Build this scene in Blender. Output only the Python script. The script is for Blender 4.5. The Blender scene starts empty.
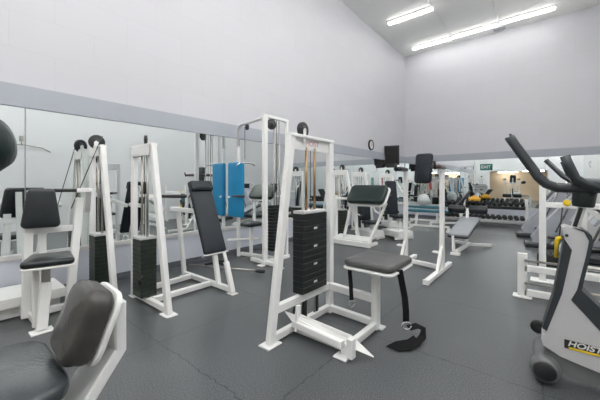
import bpy, bmesh, math, random
from mathutils import Vector as V, Matrix
random.seed(7)
S = bpy.context.scene
COL = S.collection
PI = math.pi
ORG = {}

# ------------------------------------------------------------------ materials
def mat(name, color, rough=0.5, metal=0.0, spec=0.5, noise=None, bump=None, coat=0.0):
    m = bpy.data.materials.new(name); m.use_nodes = True
    nt = m.node_tree; b = nt.nodes['Principled BSDF']
    c = (*color, 1)
    b.inputs['Base Color'].default_value = c
    b.inputs['Roughness'].default_value = rough
    b.inputs['Metallic'].default_value = metal
    b.inputs['Specular IOR Level'].default_value = spec
    b.inputs['Coat Weight'].default_value = coat
    tc = nt.nodes.new('ShaderNodeTexCoord')
    if noise:
        scale, amt = noise
        n = nt.nodes.new('ShaderNodeTexNoise'); n.inputs['Scale'].default_value = scale
        n.inputs['Detail'].default_value = 4
        nt.links.new(tc.outputs['Object'], n.inputs['Vector'])
        r = nt.nodes.new('ShaderNodeValToRGB')
        r.color_ramp.elements[0].position = .3; r.color_ramp.elements[1].position = .7
        r.color_ramp.elements[0].color = (*[max(0, x*(1-amt)) for x in color], 1)
        r.color_ramp.elements[1].color = (*[min(1, x*(1+amt)) for x in color], 1)
        nt.links.new(n.outputs['Fac'], r.inputs['Fac'])
        nt.links.new(r.outputs['Color'], b.inputs['Base Color'])
    if bump:
        n2 = nt.nodes.new('ShaderNodeTexNoise'); n2.inputs['Scale'].default_value = bump[0]
        nt.links.new(tc.outputs['Object'], n2.inputs['Vector'])
        bp = nt.nodes.new('ShaderNodeBump'); bp.inputs['Strength'].default_value = bump[1]
        bp.inputs['Distance'].default_value = .01
        nt.links.new(n2.outputs['Fac'], bp.inputs['Height'])
        nt.links.new(bp.outputs['Normal'], b.inputs['Normal'])
    return m

def emit(name, color, strength):
    m = bpy.data.materials.new(name); m.use_nodes = True
    b = m.node_tree.nodes['Principled BSDF']
    b.inputs['Base Color'].default_value = (*color, 1)
    b.inputs['Emission Color'].default_value = (*color, 1)
    b.inputs['Emission Strength'].default_value = strength
    return m

WHITE = mat('white_powder_coat', (.86, .86, .845), .38, noise=(3, .02))
PALE = mat('pale_grey_paint', (.62, .62, .62), .4, noise=(4, .04))
CHROME = mat('chrome', (.75, .75, .74), .22, 1.0, noise=(8, .05))
STEEL = mat('brushed_steel', (.42, .40, .37), .35, 1.0, noise=(8, .08))
BRASS = mat('bronze_rod', (.34, .22, .11), .35, .8, noise=(8, .1))
STRAPM = mat('black_webbing', (.012, .012, .013), .8, spec=.15, noise=(60, .2))
BLACK = mat('black_plastic', (.02, .021, .023), .4, noise=(20, .15))
RUBBER = mat('black_rubber', (.025, .026, .027), .65, noise=(30, .2))
VINYL = mat('black_vinyl', (.014, .018, .021), .28, noise=(6, .15), bump=(60, .15))
CHAR = mat('charcoal_vinyl', (.018, .023, .030), .45, spec=.35, noise=(6, .12), bump=(60, .15))
GREYV = mat('grey_worn_vinyl', (.085, .085, .085), .30, noise=(5, .15), bump=(60, .15))
GREENV = mat('dark_green_vinyl', (.005, .018, .016), .30, noise=(6, .2), bump=(60, .15))
SEATV = mat('blue_grey_vinyl', (.042, .050, .055), .27, noise=(5, .15), bump=(60, .12))
BENCHV = mat('pale_worn_bench_vinyl', (.30, .32, .34), .35, noise=(6, .08))
BROWNV = mat('brown_vinyl', (.11, .075, .075), .3, noise=(6, .15))
BLUE = mat('bright_blue_vinyl', (.0, .22, .45), .42, noise=(6, .08))
TEAL = mat('teal_vinyl', (.04, .16, .21), .4, noise=(6, .08))
IRON = mat('dark_iron_plates', (.014, .018, .018), .45, .2, noise=(20, .2))
IRONG = mat('green_black_iron_plates', (.026, .036, .029), .42, .2, noise=(20, .2))
DECAL = mat('white_decal', (.75, .75, .73), .5, noise=(9, .03))
PINK = mat('faded_red_decal', (.72, .50, .50), .5, noise=(9, .05))
YELLOW = mat('yellow_plastic', (.85, .60, .02), .4, noise=(9, .05))
ORANGE = mat('orange_cloth', (.80, .42, .05), .8, noise=(9, .1))
BIKEG = mat('light_grey_moulded_plastic', (.55, .55, .56), .4, noise=(6, .03))
BIKED = mat('slate_grey_moulded_plastic', (.034, .040, .046), .42, noise=(6, .06))
BIKEG2 = mat('mid_grey_moulded_plastic', (.16, .17, .17), .35, noise=(6, .06))
MACHG = mat('silver_grey_shroud', (.40, .42, .46), .4, noise=(6, .05))
BALL = mat('pale_ball_rubber', (.62, .66, .65), .5, noise=(5, .05))
REDB = mat('red_band_rubber', (.55, .12, .12), .5, noise=(9, .05))
GREENB = mat('green_band_rubber', (.02, .30, .18), .5, noise=(9, .05))
EXITG = mat('exit_sign_green', (.0, .16, .13), .4, noise=(9, .04))
SCREEN = mat('tv_screen_glass', (.03, .028, .028), .15, noise=(4, .1))
MIRROR = mat('mirror_glass', (.92, .96, .955), .015, 1.0)
TAN = mat('tan_corridor_paint', (.86, .70, .52), .7, noise=(2, .04))
BANDM = mat('grey_lavender_band_paint', (.40, .425, .475), .5, noise=(2, .03))
DADO = mat('pale_blue_grey_dado', (.60, .63, .70), .5, noise=(2, .03))
BASEB = mat('dark_grey_baseboard', (.12, .13, .15), .5, noise=(4, .1))
TUBEL = emit('fluorescent_diffuser', (1, .99, .97), 9)
TUBEFILL = emit('ceiling_fill_diffuser', (1, .99, .97), 20)  # stronger emitter for the added, unseen ceiling strips
WALLFILL = emit('wall_fill_diffuser', (1, .99, .97), 9)  # emitter for the fill strips added on the walls
TUBEC = emit('corridor_fluorescent', (1, .93, .84), 12)

def wall_mat(name, color):
    m = mat(name, color, .5, noise=None)
    nt = m.node_tree; b = nt.nodes['Principled BSDF']
    tc = nt.nodes['Texture Coordinate']
    mp = nt.nodes.new('ShaderNodeMapping'); mp.inputs['Rotation'].default_value = (0, 0, 0)
    # joints in the hard court panels: faint brick lines in the (run, height) plane
    sep = nt.nodes.new('ShaderNodeSeparateXYZ'); cmb = nt.nodes.new('ShaderNodeCombineXYZ')
    add = nt.nodes.new('ShaderNodeMath'); add.operation = 'ADD'
    nt.links.new(tc.outputs['Object'], sep.inputs['Vector'])
    nt.links.new(sep.outputs['X'], add.inputs[0]); nt.links.new(sep.outputs['Y'], add.inputs[1])
    nt.links.new(add.outputs[0], cmb.inputs['X']); nt.links.new(sep.outputs['Z'], cmb.inputs['Y'])
    br = nt.nodes.new('ShaderNodeTexBrick')
    br.inputs['Scale'].default_value = 1; br.inputs['Brick Width'].default_value = .8
    br.inputs['Row Height'].default_value = .4; br.inputs['Mortar Size'].default_value = .009
    br.inputs['Mortar Smooth'].default_value = .8
    br.inputs['Color1'].default_value = (*color, 1)
    br.inputs['Color2'].default_value = (*[x*.975 for x in color], 1)
    br.inputs['Mortar'].default_value = (*[x*.94 for x in color], 1)
    nt.links.new(cmb.outputs[0], br.inputs['Vector'])
    nt.links.new(br.outputs['Color'], b.inputs['Base Color'])
    return m
WALLM = wall_mat('white_lavender_wall_paint', (.61, .61, .645))
WALLW = mat('brightened_white_wall_paint', (.86, .87, .88), .5, noise=(1.5, .01))  # extra brightness put into the colour, lifting bounce and the mirrored view
CEILM = mat('white_ceiling_paint', (.88, .88, .86), .7, noise=(1.2, .015))

def floor_mat():
    m = mat('speckled_grey_rubber_floor', (.12, .12, .125), .36)
    nt = m.node_tree; b = nt.nodes['Principled BSDF']; tc = nt.nodes['Texture Coordinate']
    n = nt.nodes.new('ShaderNodeTexNoise'); n.inputs['Scale'].default_value = 130; n.inputs['Detail'].default_value = 3
    n2 = nt.nodes.new('ShaderNodeTexNoise'); n2.inputs['Scale'].default_value = 1.4; n2.inputs['Detail'].default_value = 3
    br = nt.nodes.new('ShaderNodeTexBrick'); br.offset = 0
    br.inputs['Scale'].default_value = 1; br.inputs['Brick Width'].default_value = 1.22; br.inputs['Row Height'].default_value = 1.22
    br.inputs['Mortar Size'].default_value = .005; br.inputs['Color1'].default_value = (1, 1, 1, 1)
    br.inputs['Color2'].default_value = (.96, .96, .96, 1); br.inputs['Mortar'].default_value = (.45, .45, .45, 1)
    for x in (n, n2): nt.links.new(tc.outputs['Object'], x.inputs['Vector'])
    n3 = nt.nodes.new('ShaderNodeTexNoise'); n3.inputs['Scale'].default_value = 16
    nt.links.new(tc.outputs['Object'], n3.inputs['Vector'])
    ml = nt.nodes.new('ShaderNodeVectorMath'); ml.operation = 'MULTIPLY_ADD'
    ml.inputs[1].default_value = (.06, .06, 0); nt.links.new(n3.outputs['Color'], ml.inputs[0]); nt.links.new(tc.outputs['Object'], ml.inputs[2])
    nt.links.new(ml.outputs[0], br.inputs['Vector'])
    r = nt.nodes.new('ShaderNodeValToRGB')
    r.color_ramp.elements[0].position = .36; r.color_ramp.elements[1].position = .66
    r.color_ramp.elements[0].color = (.040, .045, .049, 1); r.color_ramp.elements[1].color = (.140, .150, .156, 1)
    nt.links.new(n.outputs['Fac'], r.inputs['Fac'])
    mr = nt.nodes.new('ShaderNodeMapRange'); mr.inputs['To Min'].default_value = .86; mr.inputs['To Max'].default_value = 1.14
    nt.links.new(n2.outputs['Fac'], mr.inputs['Value'])
    m1 = nt.nodes.new('ShaderNodeMix'); m1.data_type = 'RGBA'; m1.blend_type = 'MULTIPLY'; m1.inputs[0].default_value = 1
    nt.links.new(r.outputs['Color'], m1.inputs[6]); nt.links.new(br.outputs['Color'], m1.inputs[7])
    m2 = nt.nodes.new('ShaderNodeVectorMath'); m2.operation = 'SCALE'
    nt.links.new(m1.outputs[2], m2.inputs[0]); nt.links.new(mr.outputs[0], m2.inputs['Scale'])
    nt.links.new(m2.outputs[0], b.inputs['Base Color'])
    bp = nt.nodes.new('ShaderNodeBump'); bp.inputs['Strength'].default_value = .25; bp.inputs['Distance'].default_value = .004
    nt.links.new(n.outputs['Fac'], bp.inputs['Height']); nt.links.new(bp.outputs['Normal'], b.inputs['Normal'])
    return m
FLOORM = floor_mat()

# ------------------------------------------------------------------ mesh builder
class B:
    def __init__(s): s.bm = bmesh.new()
    def ring(s, pts): return [s.bm.verts.new(p) for p in pts]
    def bridge(s, a, b, smooth=False):
        n = len(a)
        for i in range(n):
            f = s.bm.faces.new((a[i], a[(i+1) % n], b[(i+1) % n], b[i])); f.smooth = smooth
    def box(s, c, d, X=(1, 0, 0), Z=(0, 0, 1), ch=.004):
        X = V(X).normalized(); Z = V(Z).normalized(); c = V(c)
        return s.beam(c - X*d[0]/2, c + X*d[0]/2, d[1], d[2], Z, min(ch, d[1]*.3, d[2]*.3))
    def section(s, w, h, ch):
        a, b = w/2, h/2
        return [(a-ch, -b), (a, -b+ch), (a, b-ch), (a-ch, b), (-a+ch, b), (-a, b-ch), (-a, -b+ch), (-a+ch, -b)]
    def sweep(s, pts, sec, up=(0, 0, 1), smooth=False, cap=True):
        pts = [V(p) for p in pts]; up = V(up); rs = []
        for i, p in enumerate(pts):
            if i == 0: t = pts[1]-p
            elif i == len(pts)-1: t = p-pts[i-1]
            else: t = (pts[i+1]-p).normalized()+(p-pts[i-1]).normalized()
            t.normalize()
            side = t.cross(up)
            if side.length < 1e-3: side = t.cross(V((0, 1, 0)))
            if side.length < 1e-3: side = t.cross(V((1, 0, 0)))
            side.normalize(); u = side.cross(t).normalized()
            k = 1.0
            if 0 < i < len(pts)-1:
                c = t.dot((p-pts[i-1]).normalized()); k = 1/max(c, .5)
            rs.append((p, side, u, k))
        rings = [s.ring([p + sd*a*1.0 + u*b for a, b in sec]) for p, sd, u, k in rs]
        for a, b in zip(rings, rings[1:]): s.bridge(a, b, smooth)
        if cap:
            s.bm.faces.new(rings[0][::-1]); s.bm.faces.new(rings[-1])
        return s
    def beam(s, p, q, w=.05, h=.05, up=(0, 0, 1), ch=.006):
        return s.sweep([p, q], s.section(w, h, ch), up)
    def tube(s, pts, r=.016, n=12, up=(0, 0, 1)):
        return s.sweep(pts, [(r*math.cos(2*PI*i/n), r*math.sin(2*PI*i/n)) for i in range(n)], up, True)
    def lathe(s, c, axis, prof, n=28, smooth=True):
        c = V(c); ax = V(axis).normalized()
        x = ax.orthogonal().normalized(); y = ax.cross(x)
        rings = []
        for r, h in prof:
            rings.append(s.ring([c + ax*h + (x*math.cos(2*PI*i/n) + y*math.sin(2*PI*i/n))*max(r, .0004) for i in range(n)]))
        for a, b in zip(rings, rings[1:]): s.bridge(a, b, smooth)
        s.bm.faces.new(rings[0][::-1]); s.bm.faces.new(rings[-1])
        return s
    def pad(s, c, X, Y, w, l, t, r=.06, taper=1.0, crown=.25, e=None):
        """upholstered pad: width w on X, length l on Y, thickness t on X x Y; taper = width at +Y / width at -Y"""
        c = V(c); X = V(X).normalized(); Y = (V(Y) - X*V(Y).dot(X)).normalized(); Z = X.cross(Y)
        e = e or min(t*.45, .03)
        def outline(ins):
            pts = []
            rr = max(r-ins, .004)
            for cx, cy, a0 in ((w/2-r, l/2-r, 0), (-w/2+r, l/2-r, 90), (-w/2+r, -l/2+r, 180), (w/2-r, -l/2+r, 270)):
                for k in range(7):
                    a = math.radians(a0+k*15)
                    px, py = cx + rr*math.cos(a), cy + rr*math.sin(a)
                    f = 1 + (taper-1)*(py/l+.5)
                    pts.append((px*f, py))
            return pts
        prof = []
        for k in range(5):
            a = PI/2*k/4; prof.append((e*(1-math.sin(a)), -t/2 + e*(1-math.cos(a))))
        for k in range(5):
            a = PI/2*k/4; prof.append((e*(1-math.cos(a)), t/2 - e*(1-math.sin(a))))
        rings = [s.ring([c + X*x + Y*y + Z*z for x, y in outline(i)]) for i, z in prof]
        for a, b in zip(rings, rings[1:]): s.bridge(a, b, True)
        s.bm.faces.new(rings[0][::-1])
        base = outline(prof[-1][0]); last = rings[-1]
        for f, zz in ((.8, .35), (.55, .7), (.25, .95)):
            rr = s.ring([c + X*x*f + Y*y*f + Z*(t/2 + crown*t*zz) for x, y in base]); s.bridge(last, rr, True); last = rr
        fc = s.bm.faces.new(last); fc.smooth = True
        return s
    def prism(s, poly, depth):
        """poly: list of 3D points in a plane, depth: extrusion vector"""
        a = s.ring([V(p) for p in poly]); b = s.ring([V(p)+V(depth) for p in poly])
        s.bridge(a, b); s.bm.faces.new(a[::-1]); s.bm.faces.new(b)
        return s
    def sphere(s, c, r, sc=(1, 1, 1), n=24):
        m = Matrix.Translation(V(c)) @ Matrix.Diagonal((*sc, 1))
        g = bmesh.ops.create_uvsphere(s.bm, u_segments=n, v_segments=n//2, radius=r, matrix=m)
        for v in g['verts']:
            for f in v.link_faces: f.smooth = True
        return s

def props(o, label=None, cat=None, group=None, kind=None):
    if label: o['label'] = label
    if cat: o['category'] = cat
    if group: o['group'] = group
    if kind: o['kind'] = kind
    return o
SPLIT = {'base_tube', 'frame_post', 'crossbar', 'press_arm', 'adjuster_post', 'footrest_bracket', 'bench_foot', 'rack_shelf'}
def obj(name, b, m, parent=None, loc=None):
    bm = b.bm
    if parent and name in SPLIT:                 # every separate bar becomes a part of its own
        bm.verts.ensure_lookup_table(); seen = {}; n = 0
        for v in bm.verts:
            if v in seen: continue
            st = [v]; seen[v] = n
            while st:
                q = st.pop()
                for e in q.link_edges:
                    o_ = e.other_vert(q)
                    if o_ not in seen: seen[o_] = n; st.append(o_)
            n += 1
        if n > 1:
            last = None
            for k in range(n):
                nb = B(); mp = {}
                for v in bm.verts:
                    if seen[v] == k: mp[v] = nb.bm.verts.new(v.co)
                for f in bm.faces:
                    if seen[f.verts[0]] == k:
                        g = nb.bm.faces.new([mp[v] for v in f.verts]); g.smooth = f.smooth
                last = obj(name, nb, m, parent, loc)
            return last
    org = V(ORG[parent]) if parent else V(loc or (0, 0, 0))
    for v in bm.verts: v.co -= org
    bmesh.ops.recalc_face_normals(bm, faces=bm.faces)
    me = bpy.data.meshes.new(name); bm.to_mesh(me); bm.free()
    me.materials.append(m)
    o = bpy.data.objects.new(name, me); COL.objects.link(o)
    if parent: o.parent = parent
    else: o.location = org
    ORG[o] = org
    return o
def thing(name, loc, label, cat, group=None):
    o = bpy.data.objects.new(name, None); COL.objects.link(o); o.location = loc
    o.empty_display_size = .1
    ORG[o] = V(loc)
    return props(o, label, cat, group)
def copy_tree(o, parent=None):
    c = o.copy(); COL.objects.link(c); c.parent = parent
    for ch in list(o.children): copy_tree(ch, c)
    return c
def struct(name, b, m, parent=None, loc=None):
    o = obj(name, b, m, parent, loc)
    if not parent: o['kind'] = 'structure'
    return o
def text_part(name, txt, size, m, parent, origin, xdir, zdir, depth=.002, shear=0.0, sx=1.0):
    cu = bpy.data.curves.new('t', 'FONT'); cu.body = txt; cu.size = size; cu.extrude = depth/2
    cu.align_x = 'CENTER'; cu.align_y = 'CENTER'; cu.offset = size*.02; cu.shear = shear
    t = bpy.data.objects.new('t', cu); COL.objects.link(t)
    dg = bpy.context.evaluated_depsgraph_get(); dg.update()
    me = bpy.data.meshes.new_from_object(t.evaluated_get(dg))
    bpy.data.objects.remove(t)
    X = V(xdir).normalized(); Z = V(zdir).normalized(); Nn = X.cross(Z)
    org = ORG[parent]
    for v in me.vertices:
        c = v.co.copy(); v.co = V(origin) + X*c.x*sx + Z*c.y + Nn*c.z - org
    me.materials.clear(); me.materials.append(m); me.name = name
    o = bpy.data.objects.new(name, me); COL.objects.link(o); o.parent = parent; ORG[o] = org
    return o

# ------------------------------------------------------------------ room
XL, XR, YB, YR, ZC = -4.53, 1.75, 12.2, -2.6, 6.45
CY = -5.2          # corridor end
struct('floor', B().box(((XL+XR)/2, (YB+CY)/2, -.05), (XR-XL+.4, YB-CY+.4, .1), ch=.001), FLOORM)
struct('ceiling', B().box(((XL+XR)/2, (YB+YR)/2, ZC+.05), (XR-XL+.2, YB-YR+.2, .1), ch=.001), CEILM)
struct('wall_left', B().box((XL-.06, (YB+CY)/2, ZC/2), (.1, YB-CY+.3, ZC), ch=.001), WALLM)
struct('wall_right', B().box((XR+.05, (YB+YR)/2, ZC/2), (.1, YB-YR+.2, ZC), ch=.001), WALLW)
struct('wall_back', B().box(((XL+XR)/2, YB+.06, ZC/2), (XR-XL+.2, .1, ZC), ch=.001), WALLM)
OX0, OX1, OZ = -3.5, -.1, 2.25
rw = B()
rw.box(((XL+OX0)/2, YR-.06, ZC/2), (OX0-XL, .12, ZC), ch=.001)
rw.box(((XR+OX1)/2, YR-.06, ZC/2), (XR-OX1, .12, ZC), ch=.001)
rw.box(((OX0+OX1)/2, YR-.06, (ZC+OZ)/2), (OX1-OX0, .12, ZC-OZ), ch=.001)
struct('wall_rear', rw, WALLW)
struct('wall_corridor', B().box(((XL+XR)/2, CY-.05, 1.3), (XR-XL+.2, .1, 2.6), ch=.001)
       .box((XR+.05, (CY+YR)/2-.06, 1.3), (.1, YR-CY-.1, 2.6), ch=.001), TAN)
struct('ceiling_corridor', B().box(((XL+XR)/2, (CY+YR)/2-.06, 2.35), (XR-XL+.2, YR-CY-.02, .1), ch=.001), CEILM)
# painted band, dado and ledge under the mirrors
struct('trim_1', B().box((XL+.015, (YB+YR)/2, 2.27), (.05, YB-YR-.02, .24), ch=.002), BANDM)
struct('trim_2', B().box(((XL+XR)/2+.02, YB-.015, 2.27), (XR-XL-.06, .05, .24), ch=.002), BANDM)
struct('trim_3', B().box((XL+.005, (YB+YR)/2, .25), (.04, YB-YR-.02, .46), ch=.002), DADO)
struct('trim_4', B().box(((XL+XR)/2+.02, YB-.005, .25), (XR-XL-.06, .04, .46), ch=.002), DADO)
struct('trim_5', B().box((XL+.02, (YB+YR)/2, .50), (.06, YB-YR-.02, .05), ch=.004), PALE)
struct('trim_6', B().box(((XL+XR)/2+.03, YB-.02, .50), (XR-XL-.08, .06, .05), ch=.004), PALE)
struct('baseboard_left', B().box((XL+.03, (YB+YR)/2, .05), (.012, YB-YR-.04, .09), ch=.002), BASEB)
struct('baseboard_back', B().box(((XL+XR)/2+.03, YB-.03, .05), (XR-XL-.1, .012, .09), ch=.002), BASEB)
# mirror panes
seams = [YR+.02, -1.77, .67, 3.11, 5.55, 7.99, 10.43, YB-.02]
for i, (a, b_) in enumerate(zip(seams, seams[1:])):
    where = ['behind the camera', 'left of the joint at the frame edge', 'behind the two nearest towers',
             'behind the blue pad', 'behind the wide green pad', 'under the wall clock', 'next to the back corner'][i]
    o = obj('mirror', B().box((XL+.0, (a+b_)/2, 1.3375), (.024, b_-a-.008, 1.6225), ch=.001), MIRROR)
    props(o, 'large wall mirror pane on the left wall, ' + where, 'mirror', 'left wall mirrors')
bs = [XL+.03, -2.0, -.1, XR-.02]
for i, (a, b_) in enumerate(zip(bs, bs[1:])):
    where = ['in the far left corner', 'behind the dumbbell rack under the green sign', 'behind the bike handlebars'][i]
    o = obj('mirror', B().box(((a+b_)/2, YB-.0, 1.3375), (b_-a-.008, .024, 1.6225), ch=.001), MIRROR)
    props(o, 'large wall mirror pane on the back wall, ' + where, 'mirror', 'back wall mirrors')

# ceiling lights
def make_light(label, m=TUBEL):
    t = thing('ceiling_light', (0, 0, 0), label, 'ceiling light', 'fluorescent ceiling strips')
    obj('housing', B().box((0, 0, ZC-.025), (1.36, .14, .05)), WHITE, t)
    obj('diffuser', B().box((0, 0, ZC-.075), (1.32, .12, .035)), m, t)
    return t
vis = [(-3.28, 9.24, 'fluorescent ceiling strip standing alone in the nearer row'),
       (-3.31, 11.55, 'fluorescent strip by the back wall, leftmost of the row of three'),
       (-1.93, 11.5, 'fluorescent strip by the back wall, middle of the row of three'),
       (-.53, 11.45, 'fluorescent strip by the back wall, rightmost of the row of three')]
L0 = make_light('x'); L1 = make_light('x', TUBEFILL); first = True; firstn = True
fills = [(x, y) for y in (6.9, 4.4, 1.9, -.6) for x in (-2.3, -.8, .87)]  # unseen ceiling strips added to raise the room brightness
for x, y, lb in vis + [(x, y, 'added fill strip on the ceiling above the nearer part of the gym, out of view') for x, y in fills]:
    if y > 8: t = L0 if first else copy_tree(L0); first = False
    else: t = L1 if firstn else copy_tree(L1); firstn = False
    t.location = (x, y, 0); t['label'] = lb
# wrap-around fill strips added high on the right and rear walls (out of view, light the room from the side)
for i, (x, y, ax) in enumerate(((XR, 8.6, 1), (XR, 5.8, 1), (XR, 3.0, 1), (XR, .2, 1), (.6, YR, 0), (-1.4, YR, 0), (-3.4, YR, 0))):
    t = thing('wall_fill_light', (x, y, 5.3), 'added fill strip high on the ' + ('right' if ax else 'rear') + ' wall, out of view', 'fill light', 'added wall fill strips out of view')
    if ax:
        obj('housing', B().box((x-.02, y, 5.3), (.04, 2.4, .3)), WHITE, t); obj('diffuser', B().box((x-.09, y, 5.3), (.10, 2.36, .26)), WALLFILL, t)
    else:
        obj('housing', B().box((x, y+.02, 5.3), (1.8, .04, .3)), WHITE, t); obj('diffuser', B().box((x, y+.09, 5.3), (1.76, .10, .26)), WALLFILL, t)
for x, y0, lb in ((-2.62, 4.4, 'thin pale conduit on the ceiling between the lone strip and the back row'),
              (-1.22, 4.4, 'thin pale conduit on the ceiling running to the wall vent')):
    o = obj('ceiling_conduit', B().tube([(x, y0, ZC-.012), (x, 11.4, ZC-.012)], .012, 8), PALE)
    props(o, lb, 'conduit')
t = thing('ceiling_vent', (-1.28, 11.93, ZC), 'small grey louvred vent on the ceiling by the back wall', 'vent')
obj('vent_frame', B().box((-1.28, 11.93, ZC-.01), (.34, .26, .02)), PALE, t)
g = B()
for k in range(6): g.box((-1.28, 11.83+k*.04, ZC-.028), (.30, .02, .02), ch=.002)
obj('louvre', g, MACHG, t)
for x, y, lb in ((-2.55, -4.7, 'fluorescent strip in the tan corridor seen in the back mirror'), (-.9, -3.4, 'fluorescent strip in the tan corridor nearer the right wall')):
    t = thing('corridor_light', (x, y, 2.3), lb, 'ceiling light')
    obj('housing', B().box((x, y, 2.285), (1.3, .2, .03)), WHITE, t)
    obj('diffuser', B().box((x, y, 2.245), (1.25, .16, .05)), TUBEC, t)

# exit sign
ex = thing('exit_sign', (-1.68, YB-.045, 1.80), 'green EXIT sign high on the back wall above the dumbbell rack', 'sign')
obj('sign_box', B().box((-1.68, YB-.075, 1.88), (.35, .06, .21)), EXITG, ex)
text_part('lettering', 'EXIT', .14, DECAL, ex, (-1.68, YB-.107, 1.88), (1, 0, 0), (0, 0, 1), .003)
# clock
ck = thing('wall_clock', (XL, 9.17, 2.58), 'round black-rimmed wall clock above the mirrors on the left wall', 'clock')
obj('clock_rim', B().lathe((XL-.01, 9.17, 2.58), (1, 0, 0), [(.17, 0), (.17, .04), (.165, .05), (.135, .05), (.13, .035)]), BLACK, ck)
obj('clock_face', B().lathe((XL-.01, 9.17, 2.58), (1, 0, 0), [(.133, .03), (.133, .038)]), DECAL, ck)
obj('clock_hand', B().beam((XL+.035, 9.17, 2.58), (XL+.035, 9.20, 2.66), .008, .004).beam((XL+.035, 9.17, 2.58), (XL+.035, 9.26, 2.55), .008, .004), BLACK, ck)
# television
tv = thing('television', (XL, 10.4, 2.3), 'black flat television on a wall bracket near the far left corner', 'television')
c = V((XL+.25, 10.3, 2.31)); n = V((.35, -.92, -.18)).normalized(); X = n.cross(V((0, 0, 1))).normalized(); Z = X.cross(n).normalized()
sc = obj('tv_body', B().box(c, (.50, .09, .68), X, Z), BLACK, tv)
obj('screen', B().box(c + n*.046, (.43, .012, .58), X, Z), SCREEN, sc)
obj('wall_bracket', B().beam((XL, 10.42, 2.05), c - n*.05 - Z*.25, .08, .06).box((XL+.01, 10.42, 2.05), (.02, .18, .3)).box(c - Z*.38, (.36, .12, .1), X, Z), BLACK, tv)

# ------------------------------------------------------------------ gym machine pieces
def foot(root, p, u=(1, 0, 0), w=.11, l=.09):
    obj('foot_plate', B().box((p[0], p[1], .006), (w, l, .012), u), WHITE, root)

def pulley(root, c, axis, r=.065, bracket=True, down=.12):
    a = V(axis).normalized()
    p = obj('pulley', B().lathe(V(c)-a*.014, a, [(r*.25, -.004), (r*.25, 0), (r*.8, 0), (r, .001), (r, .006), (r*.87, .014), (r, .022), (r, .027), (r*.8, .028), (r*.25, .028), (r*.25, .032)]), BLACK, root)
    if bracket:
        obj('pulley_bracket', B().beam(V(c)+a*.022, V(c)+a*.022-V((0, 0, down)), r*.55, .006, a).beam(V(c)-a*.022, V(c)-a*.022-V((0, 0, down)), r*.55, .006, a)
            .tube([V(c)-a*.03, V(c)+a*.03], r*.16, 10), WHITE, p)
    return p

def tower(root, v, u, h=1.73, footp=.84, top=.57, stack=(.14, .53, .28, 1.03), th=.12, nplates=14, matl=None,
          rods=BRASS, labels=True, logo=True, pl_axis=None, pw=.07, face=1, botbox=True, pulley_at=None, pr=.065):
    """v: foot of the upright post; u: unit vector towards the foot of the leaning post"""
    matl = matl or IRON
    v = V((*v, 0)); u = V((*u, 0)); w = V((0, 0, 1)).cross(u)     # w: thickness direction
    Zv = V((0, 0, 1))
    obj('upright_post', B().beam(v + Zv*.01, v + Zv*h, .055, pw, u), WHITE, root)
    a = v + u*footp; b = v + u*top
    obj('leaning_post', B().beam(a + Zv*.01, b + Zv*h, .055, pw, u), WHITE, root)
    foot(root, v, u); foot(root, a, u, .15, .12)
    obj('base_tube', B().beam(v + Zv*.045 + u*.03, a + Zv*.045 - u*.02, .05, .06), WHITE, root)
    tp = obj('top_plate', B().beam(v - u*.03 + Zv*(h-.05), b + u*.035 + Zv*(h-.05), .008, .14).beam(v - u*.03 + Zv*(h+.0), b + u*.035 + Zv*(h+.0), .07, .03)
        .beam(v + Zv*(h-.05) - w*.03, b + Zv*(h-.05) - w*.03, .006, .12), WHITE, root)
    s0, s1, z0, z1 = stack
    mid = (s0+s1)/2
    # plates
    n = nplates; ph = (z1-z0)/n
    for k in range(n):
        zc = z0 + ph*(k+.5)
        p = obj('weight_plate', B().box(v + u*mid + Zv*zc, (s1-s0, th, ph*.97), u, ch=.004), matl, root)
        if labels and k % 3 == 1:
            q = v + u*(s0 + (s1-s0)*.5) + Zv*zc + w*face*(th/2+.001)
            obj('number_decal', B().box(q, (.05, .002, ph*.36), u, ch=.0005), DECAL, p)
    obj('stack_cap', B().box(v + u*mid + Zv*(z1+.014), ((s1-s0)*.96, th*1.05, .026), u), PALE, root)
    if botbox:
        for k in (-1, 1):
            obj('rubber_bumper', B().lathe(v + u*(mid+.09*k) + Zv*(.08), Zv, [(.02, 0), (.024, .02), (.024, z0-.1), (.02, z0-.08)], 14), RUBBER, root)
    for k in (-1, 1):
        q = v + u*(mid + k*.065)
        obj('guide_rod', B().tube([q + Zv*(z1-.02), q + Zv*(h-.09)], .012, 10), rods, root)
        obj('guide_rod', B().tube([q + Zv*.07, q + Zv*z0], .012, 10), STEEL, root)
    obj('lift_cable', B().tube([v + u*mid + Zv*(z1+.02), v + u*mid + Zv*(h-.02)], .004, 6), BLACK, root)
    if logo:
        text_part('lettering', 'HOIST', .07, PINK, tp, v + u*(top*.5) + Zv*(h-.055) + w*face*.0055, u*(-face) if w.dot(V((0, 0, 1)))==0 and (u*(-face)).cross(Zv).dot(w*face) < 0 else (u if u.cross(Zv).dot(w*face) > 0 else -u), Zv, .002)
    pc = v + u*(pulley_at if pulley_at is not None else top*.35) + Zv*(h+.065)
    pulley(root, pc, pl_axis or w, pr)
    return root

Zv = V((0, 0, 1))

def rect_frame(root, pts, z=.045, w=.05, h=.06, closed=True):
    n = len(pts)
    for i in range(n if closed else n-1):
        a = V((*pts[i], z)); b = V((*pts[(i+1) % n], z))
        obj('base_tube', B().beam(a, b, w, h), WHITE, root)

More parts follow.
